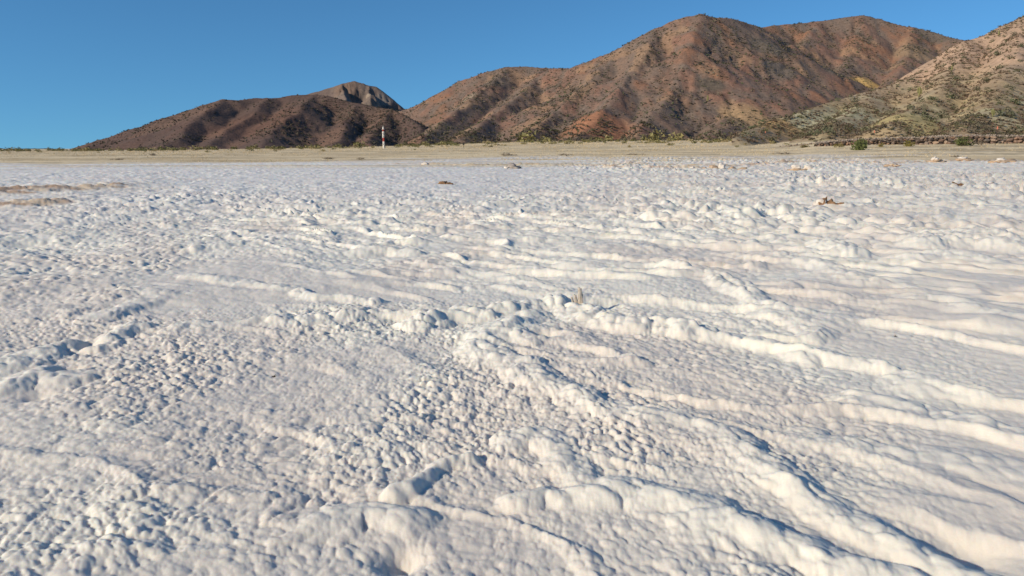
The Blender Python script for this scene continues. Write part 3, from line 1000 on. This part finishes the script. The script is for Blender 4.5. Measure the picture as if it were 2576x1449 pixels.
ST = [stone_mesh(1200 + i, 13 + i % 5) for i in range(14)]
p0 = at(2270, 361, WALL_Y)
wall = thing("dry_stone_wall", "long low dry stone wall of dark volcanic boulders at the foot of the pale hill", "wall", (p0[0], WALL_Y, gz(p0[0], WALL_Y)))
rs = np.random.RandomState(48)
wl = wall.location
top_x, top_z = [], []
px = 2055.0
count = 0
while px < 2690 and count < 285:
    gap = 2503 < px < 2545
    Yw = WALL_Y + 3.5 * (2300 - px) / 300 * .5
    m_per_px = Yw / F_ * CP
    wst = rs.uniform(.34, .95) if px > 2290 else rs.uniform(.26, .6)
    x_ = (px - 1288) * m_per_px
    base = gz(x_, Yw)
    H = np.interp(px, [2055, 2100, 2300, 2380, 2490, 2520, 2560, 2690], [.42, .62, .88, 1.05, 1.05, .5, .9, .9]) * rs.uniform(.9, 1.06)
    zc = -.08
    while zc < H - .12 and count < 285:
        hs = min(rs.uniform(.26, .62) if px > 2290 else rs.uniform(.2, .4), H - zc + .05)
        o = link("stone", ST[rs.randint(len(ST))], None, wall)
        o.location = (x_ + rs.uniform(-.1, .1) - wl.x, Yw + rs.uniform(-.12, .12) - wl.y, base + zc + hs * .5 - wl.z)
        o.scale = (wst * rs.uniform(.95, 1.25), .7, hs * 1.18)
        o.rotation_euler = (rs.uniform(-.25, .25), rs.uniform(-.3, .3), rs.uniform(-.5, .5))
        zc += hs * .88
        count += 1
    top_x.append(x_); top_z.append((Yw, base + H))
    px += wst / m_per_px * .92
# pale small rubble along the wall's top and back
Vs, Cs = [], []
nr = 900
pos, scl, col = [], [], []
for i in range(nr):
    px = rs.uniform(1960, 2690)
    Yw = WALL_Y + 3.5 * (2300 - px) / 300 * .5 + .45 + rs.rand() * .5
    x_ = (px - 1288) * Yw / F_ * CP
    H = np.interp(px, [1960, 2055, 2100, 2300, 2380, 2490, 2520, 2560, 2690], [.4, .5, .7, .92, 1.1, 1.1, 1.0, 1.0, .95])
    pos.append((x_, Yw, gz(x_, Yw) + H * (1 - .12 * rs.rand()) + rs.normal() * .05))
    scl.append(rs.uniform(.12, .3))
    col.append(np.array([.42, .34, .27]) * rs.uniform(.55, 1.15))
oc = []
for i in range(4):
    r_ = np.random.RandomState(1300 + i)
    v = np.array([(1, 0, 0), (-1, 0, 0), (0, 1, 0), (0, -1, 0), (0, 0, .8), (0, 0, -.8)]) * .5 * (1 + .5 * (r_.rand(6, 1) - .5))
    oc.append((v, np.array([(0, 2, 4), (2, 1, 4), (1, 3, 4), (3, 0, 4), (2, 0, 5), (1, 2, 5), (3, 1, 5), (0, 3, 5)])))
V, Fc, C = merge(oc, np.array(pos) - np.array(wl), np.array(scl), rs.rand(nr) * 6.28, col)
tag(link("rubble_top", mesh_np("rubble_top", V, Fc, False, C), M_RUBBLE, wall), kind='stuff')
# packed earth core behind the stones
bm = bmesh.new()
prev = None
for x_, (Yw, zt) in list(zip(top_x, top_z)):
    b_z = gz(x_, Yw) - .2
    vs = [bm.verts.new((x_ - wl.x, Yw + .18 - wl.y, b_z - wl.z)), bm.verts.new((x_ - wl.x, Yw + .22 - wl.y, zt - .12 - wl.z)),
          bm.verts.new((x_ - wl.x, Yw + .9 - wl.y, zt - .1 - wl.z)), bm.verts.new((x_ - wl.x, Yw + 1.2 - wl.y, b_z - wl.z))]
    if prev:
        for k in range(3):
            bm.faces.new((prev[k], prev[k + 1], vs[k + 1], vs[k]))
    prev = vs
me = bpy.data.meshes.new("earth_core")
bm.to_mesh(me); bm.free()
link("earth_core", me, mat_plain("wall_earth", (.10, .075, .055), (.17, .125, .09), 3.0), wall)

# ------------------------------------------------------------------ red and white beacon
M_WHITE = mat_plain("weathered_white_paint", (.55, .50, .44), (.78, .74, .68), 2.5, .7, .1)
M_RED = mat_plain("faded_red_paint", (.30, .045, .035), (.42, .07, .055), 2.5, .7, .1)
M_DARK = mat_plain("dark_metal", (.03, .027, .025), (.06, .052, .045), 5.0, .7, .1)

def lathe(name, prof, mat, parent, seg=20):
    bm = bmesh.new()
    rings = []
    for r_, z_ in prof:
        rings.append([bm.verts.new((r_ * math.cos(2 * math.pi * k / seg), r_ * math.sin(2 * math.pi * k / seg), z_)) for k in range(seg)])
    for a_, b_ in zip(rings[:-1], rings[1:]):
        for k in range(seg):
            bm.faces.new((a_[k], a_[(k + 1) % seg], b_[(k + 1) % seg], b_[k]))
    bm.faces.new(rings[-1]); bm.faces.new(rings[0][::-1])
    me = bpy.data.meshes.new(name)
    bm.to_mesh(me); bm.free()
    return link(name, me, mat, parent)

def box(name, cx, cy, cz, sx, sy, sz, mat, parent, bev=0.0):
    bm = bmesh.new()
    bmesh.ops.create_cube(bm, size=1, matrix=Matrix.Translation((cx, cy, cz)) @ Matrix.Diagonal((sx, sy, sz, 1)))
    if bev:
        bmesh.ops.bevel(bm, geom=bm.edges[:], offset=bev, segments=2, affect='EDGES')
    me = bpy.data.meshes.new(name)
    bm.to_mesh(me); bm.free()
    return link(name, me, mat, parent)

YB = 200.0
pb = at(966, 368, YB)
tower = thing("beacon_tower", "slim red and white banded beacon tower on the plain before the dark hill", "beacon", (pb[0], YB, gz(pb[0], YB) - .1))
s = 54 / F_ * YB / 5.9
def Z(t): return (492 - t) * .01365 * s + .2
tower.rotation_euler = (0, R(-.6), 0)
lathe("base_drum", [(.38, -.2), (.38, .05), (.33, .1), (.32, Z(364))], M_WHITE, tower)
lathe("red_band", [(.27, Z(364)), (.28, Z(362)), (.285, Z(292))], M_RED, tower)
dr = lathe("white_drum", [(.30, Z(292)), (.325, Z(288)), (.33, Z(175)), (.30, Z(168))], M_WHITE, tower)
lathe("red_band", [(.23, Z(168)), (.235, Z(132))], M_RED, tower)
lathe("balcony", [(.30, Z(132)), (.36, Z(130)), (.36, Z(124)), (.28, Z(122))], M_WHITE, tower)
lathe("lantern_cone", [(.27, Z(122)), (.20, Z(95)), (.10, Z(80)), (.045, Z(76)), (.03, Z(55))], M_WHITE, tower)
for t1, ang in ((200, -.2), (255, -.2), (215, .5), (268, .5), (402, -.15), (440, .5)):
    o = box("window", 0, 0, 0, .10, .06, .36, M_DARK, tower)
    rr = .325
    o.location = (math.sin(ang) * rr, -math.cos(ang) * rr, Z(t1 + 13))
    o.rotation_euler = (0, 0, ang)
lp = box("dark_edge_strip", .31, -.14, Z(170) * .5 + .1, .05, .05, Z(170) - .2, M_DARK, tower)  # thin dark strips up the tower's right edge
box("dark_edge_strip", .34, .06, Z(170) * .5 + .1, .05, .05, Z(170) - .2, M_DARK, tower)

pd = at(1166, 363, 165)
sg = thing("signboard", "small dark board on a short post at the edge of the grass plain", "sign", (pd[0], 165, gz(pd[0], 165) - .1))
box("post", .04, 0, .45, .09, .09, .9, M_DARK, sg, .01)
box("board", 0, -.06, 1.02, .42, .04, .55, M_DARK, sg, .01)

# ------------------------------------------------------------------ marker stakes with orange tops
M_RUST = mat_plain("rusty_stake", (.05, .035, .03), (.11, .075, .06), 12.0)
M_ORANGE = mat_plain("faded_orange_paint", (.50, .15, .09), (.62, .24, .16), 6.0)
def stake(px, py_base, py_top, Y, label, lean):
    p = at(px, py_base, Y)
    b = gz(p[0], Y)
    top = at(px, py_top, Y)[2] - b
    t = thing("marker_stake", label, "stake", (p[0], Y, b))
    t.rotation_euler = (0, lean, 0)
    lathe("stake_rod", [(.028, -.15), (.026, top - .34)], M_RUST, t, 8)
    lathe("orange_top", [(.05, top - .34), (.075, top - .30), (.075, top - .05), (.05, top)], M_ORANGE, t, 8)
    return t
stake(2503, 366, 318, 88, "tall thin rusty marker stake with orange top before the wall's gap", R(1.2))
stake(2197, 362, 328, 101.5, "half hidden marker stake with orange top behind the wall above the lone green bush", 0)
stake(1924, 358, 330, 140, "thin marker stake with pale orange top left of the stone wall", 0)

# ------------------------------------------------------------------ cardon cacti
M_CACT = mat_plain("cactus_skin", (.16, .16, .06), (.26, .235, .10), 4.0)
def cactus(px, py, Y, h, arms, label, seed):
    p = at(px, py, Y)
    # stand it on the slope seen there
    bz = None
    for hn in ("pale_hill", "red_mountain"):
        X, Yh, Zh, G = HILLS[hn]
        q = np.hypot(column(X, Yh, Zh) - px, row(X, Yh, Zh) - py) + Yh * 2e-3
        i = np.unravel_index(np.argmin(q), q.shape)
        if q[i] < 6 and bz is None:
            p = np.array([X[i], Yh[i], Zh[i]]); bz = 1
    k = p[1] / F_ * h
    t = thing("cardon_cactus", label, "cactus", (p[0], p[1], p[2] - .2))
    lathe("trunk", [(k * .07, 0), (k * .085, k * .4), (k * .08, k * .85), (k * .05, k * .97), (k * .01, k * 1.0)], M_CACT, t, 10)
    for a_ in range(arms):
        sgn = -1 if a_ % 2 else 1
        zb = k * (.30 + .12 * a_)
        o = lathe("arm", [(k * .05, 0), (k * .055, k * .25), (k * .045, k * .42), (k * .01, k * .48)], M_CACT, t, 8)
        o.location = (sgn * k * .17, 0, zb + .03 * k)
        e = lathe("elbow", [(k * .05, 0), (k * .045, k * .17)], M_CACT, o, 8)
        e.rotation_euler = (0, -sgn * R(95), 0)
        e.location = (0, 0, k * .04)
    return t
cactus(2313, 243, 200, 26, 2, "pale tall columnar cactus with two arms on the greenish lower slope", 1)
cactus(2497, 292, 200, 22, 2, "yellowish columnar cactus near the right picture edge, low on the slope", 2)
cactus(2512, 90, 262, 14, 1, "small columnar cactus standing on the skyline of the pale hill", 3)
cactus(1780, 255, 400, 16, 1, "thin pale columnar cactus in the gully of the red mountain", 4)
cactus(2395, 178, 240, 14, 1, "short columnar cactus on the upper tan slope of the pale hill", 5)

# ------------------------------------------------------------------ clods, stumps and bits on the salt
M_CLOD = mat_plain("brown_clod", (.16, .085, .045), (.34, .205, .115), 9.0, .95, .6, .02)
M_SOIL = mat_plain("pale_orange_soil", (.36, .235, .145), (.60, .46, .33), 9.0, .95, .6, .02)
M_CLODG = mat_plain("grey_clod", (.22, .19, .17), (.38, .33, .29), 9.0, .95, .6, .02)
M_SALTP = mat_plain("salt_cake", (.60, .52, .44), (.75, .68, .60), 6.0, .85, .3, .02)
M_WOOD = mat_plain("bleached_wood", (.38, .31, .24), (.62, .54, .44), 25.0, .9, .5, .004)

def lump(name, mat, parent, loc, size, seed, rough=.35, sub=3, fq=1.6):
    bm = bmesh.new()
    bmesh.ops.create_icosphere(bm, subdivisions=sub, radius=1)
    off = Vector((seed * 3.7, seed * 1.3, seed * 2.1))
    for v in bm.verts:
        d = v.co.normalized()
        k = 1 + rough * (mnoise.noise(d * fq + off) + .5 * mnoise.noise(d * fq * 2.7 + off)) 
        v.co = Vector((d.x * k * size[0], d.y * k * size[1], max(d.z * k, -.35) * size[2]))
    for f in bm.faces:
        f.smooth = True
    me = bpy.data.meshes.new(name)
    bm.to_mesh(me); bm.free()
    o = link(name, me, mat, parent)
    o.location = loc
    return o

def clod(px, py, label, lumps, cat="clod", name="soil_clod"):
    """lumps: (dx px, dz px, width px, height px, material, part name)"""
    p = on_plane(px, py, 0)
    m = math.hypot(p[0] * 0, p[1]) / F_ * CP
    p[2] = gz(p[0], p[1])
    t = thing(name, label, cat, p)
    for i, (dx, dz, w, h, mt, nm) in enumerate(lumps):
        lump(nm, mt, t, (dx * m, -.08 * i * w * m, dz * m), (w * m * .5, w * m * .42, h * m * .8), px * .01 + i, .8 if mt in (M_CLOD, M_SOIL) else .75)
    return t
clod(1120, 466, "small brown soil clod with two lumps standing out of the smooth grey salt", [(-6, 0, 22, 12, M_CLOD, "soil_lump"), (12, 0, 20, 8, M_CLOD, "soil_lump"), (4, -1, 40, 4, M_SALTP, "salt_skirt")])
clod(2085, 523, "crumbled brown earth mound with salt rind, largest on the right half of the flat", [
    (-22, 2, 34, 22, M_SALTP, "salt_rind"), (-16, 6, 24, 19, M_CLOD, "soil_lump"), (-2, 4, 30, 17, M_CLOD, "soil_lump"), (22, 2, 40, 11, M_CLOD, "soil_lump"), (48, 0, 36, 6, M_CLOD, "soil_lump"), (-10, -2, 60, 8, M_SALTP, "salt_skirt")])
clod(1290, 425, "grey angular salt block lying before the brown line in mid distance", [(2, 0, 34, 11, M_CLODG, "block"), (-14, 0, 18, 6, M_SALTP, "salt_cake")], "block", "salt_block")
clod(2020, 432, "white salt block pair on an orange brown soil base at far right", [(-18, 6, 24, 9, M_SALTP, "salt_cake"), (14, 5, 28, 9, M_SALTP, "salt_cake"), (-12, 0, 50, 6, M_SOIL, "soil_base"), (20, -1, 46, 4, M_SOIL, "soil_base")], "block", "salt_block")
clod(2242, 427, "flat brown clod half buried in rough white salt at far right", [(0, 0, 34, 7, M_SOIL, "soil_lump"), (-2, 3, 20, 4, M_SALTP, "salt_cake")])
clod(2350, 415, "pointed white salt heap on a brown foot near the sand edge", [(0, 3, 17, 11, M_SALTP, "salt_cake"), (2, 0, 34, 7, M_SOIL, "soil_base")], "block", "salt_block")
clod(2420, 414, "broad low white salt heap on a brown foot, between two other heaps", [(0, 3, 26, 8, M_SALTP, "salt_cake"), (0, 0, 48, 7, M_SOIL, "soil_base")], "block", "salt_block")
clod(2520, 416, "squarish white salt block on crumbly brown soil near the right edge", [(-4, 4, 24, 9, M_SALTP, "salt_cake"), (14, 1, 44, 9, M_SOIL, "soil_base"), (-12, 0, 40, 6, M_SOIL, "soil_base")], "block", "salt_block")
clod(1070, 416, "tiny pinkish salt hump on the thin brown line, left of the grey block", [(0, 1, 15, 6, M_SALTP, "salt_cake")], "block", "salt_block")
clod(1800, 428, "row of crumbled pale brown clods along a broken salt edge", [(-60, 0, 14, 10, M_SALTP, "salt_cake"), (-30, 0, 18, 8, M_SOIL, "soil_lump"), (-8, 1, 26, 10, M_SOIL, "soil_lump"), (14, 4, 22, 13, M_SALTP, "salt_cake"), (40, 0, 20, 8, M_SOIL, "soil_lump"), (66, 0, 22, 7, M_SOIL, "soil_lump")])
clod(2492, 470, "small reddish clod on the slope right of the white mound", [(0, 2, 26, 7, M_CLOD, "soil_lump"), (-24, 0, 16, 4, M_CLOD, "soil_lump")])
t = clod(2408, 476, "dark brown splintered bark piece lying on top of a white salt mound", [(4, 10, 11, 4, M_CLOD, "bark_core")], "bark", "bark_piece")
m_ = t.location.y / F_
for (dx, dz, lx, lz, w) in ((-9, 15, 14, -5, 2), (9, 12, 10, -4, 2), (0, 13, 6, 2, 1.5)):
    bm = bmesh.new()
    d = Vector((lx, -2, lz)) * m_
    bmesh.ops.create_cone(bm, cap_ends=True, segments=6, radius1=w * m_, radius2=w * .4 * m_, depth=d.length, matrix=d.to_track_quat('Z', 'Y').to_matrix().to_4x4())
    me = bpy.data.meshes.new("splinter"); bm.to_mesh(me); bm.free()
    o = link("splinter", me, M_CLOD, t)
    o.location = (dx * m_, -.05, dz * m_)

# splintered stake standing in the main ridge
ps = on_plane(1462, 760, .06)
stz = gz(ps[0], ps[1])
ms = ps[1] / F_
st = thing("wood_stump", "splintered bleached wooden stub sticking up behind the main salt ridge", "stump", (ps[0], ps[1] + .03, stz - .02))
def shard(dx, h, w, lean, seed):
    rs_ = np.random.RandomState(seed)
    bm = bmesh.new()
    rings = []
    for q in range(6):
        f = q / 5
        rr = w * ms * (1 - .45 * f) * .5
        ring = []
        for k in range(7):
            a_ = 2 * math.pi * k / 7
            e = 1 + .35 * (rs_.rand() - .5)
            zt = f * h * ms + (.12 * h * ms * (rs_.rand() - .5) if q == 5 else 0)
            ring.append(bm.verts.new((math.cos(a_) * rr * e + lean * f * ms, math.sin(a_) * rr * e * .8, zt)))
        rings.append(ring)
    for a_, b_ in zip(rings[:-1], rings[1:]):
        for k in range(7):
            bm.faces.new((a_[k], a_[(k + 1) % 7], b_[(k + 1) % 7], b_[k]))
    bm.faces.new(rings[-1])
    me = bpy.data.meshes.new("shard"); bm.to_mesh(me); bm.free()
    o = link("shard", me, M_WOOD, st)
    o.location = (dx * ms, 0, 0)
shard(0, 46, 17, -3, 1)
shard(-10, 28, 13, -5, 2)
shard(-18, 22, 8, -6, 3)

# little dark twigs and specks
def twig(px, py, wpx, label, mat=M_TWIG):
    p = on_plane(px, py, 0)
    m = p[1] / F_
    bm = bmesh.new()
    for k in range(3):
        d = Vector((wpx * m * (1 - .3 * k), wpx * m * (.3 * k - .2), wpx * m * .25 * (k - .5)))
        bmesh.ops.create_cone(bm, cap_ends=True, segments=5, radius1=wpx * m * .10, radius2=wpx * m * .05, depth=d.length,
                              matrix=Matrix.Translation((0, 0, wpx * m * .1 * k)) @ d.to_track_quat('Z', 'Y').to_matrix().to_4x4())
    me = bpy.data.meshes.new("twig"); bm.to_mesh(me); bm.free()
    o = link("twig", me, mat)
    o.location = (p[0], p[1], gz(p[0], p[1]) + .004)
    return tag(o, label, "twig")
M_BARK = mat_plain("dark_bark", (.05, .035, .025), (.12, .085, .06), 30.0)
twig(690, 945, 14, "tiny dark bark fleck lying on white lumps in the middle left", M_BARK)
twig(2252, 1232 - 380, 8, "tiny dark fleck lying on the salt at middle right", M_BARK)
twig(2105, 548, 10, "dark twig lying on the salt below the crumbled brown mound", M_BARK)
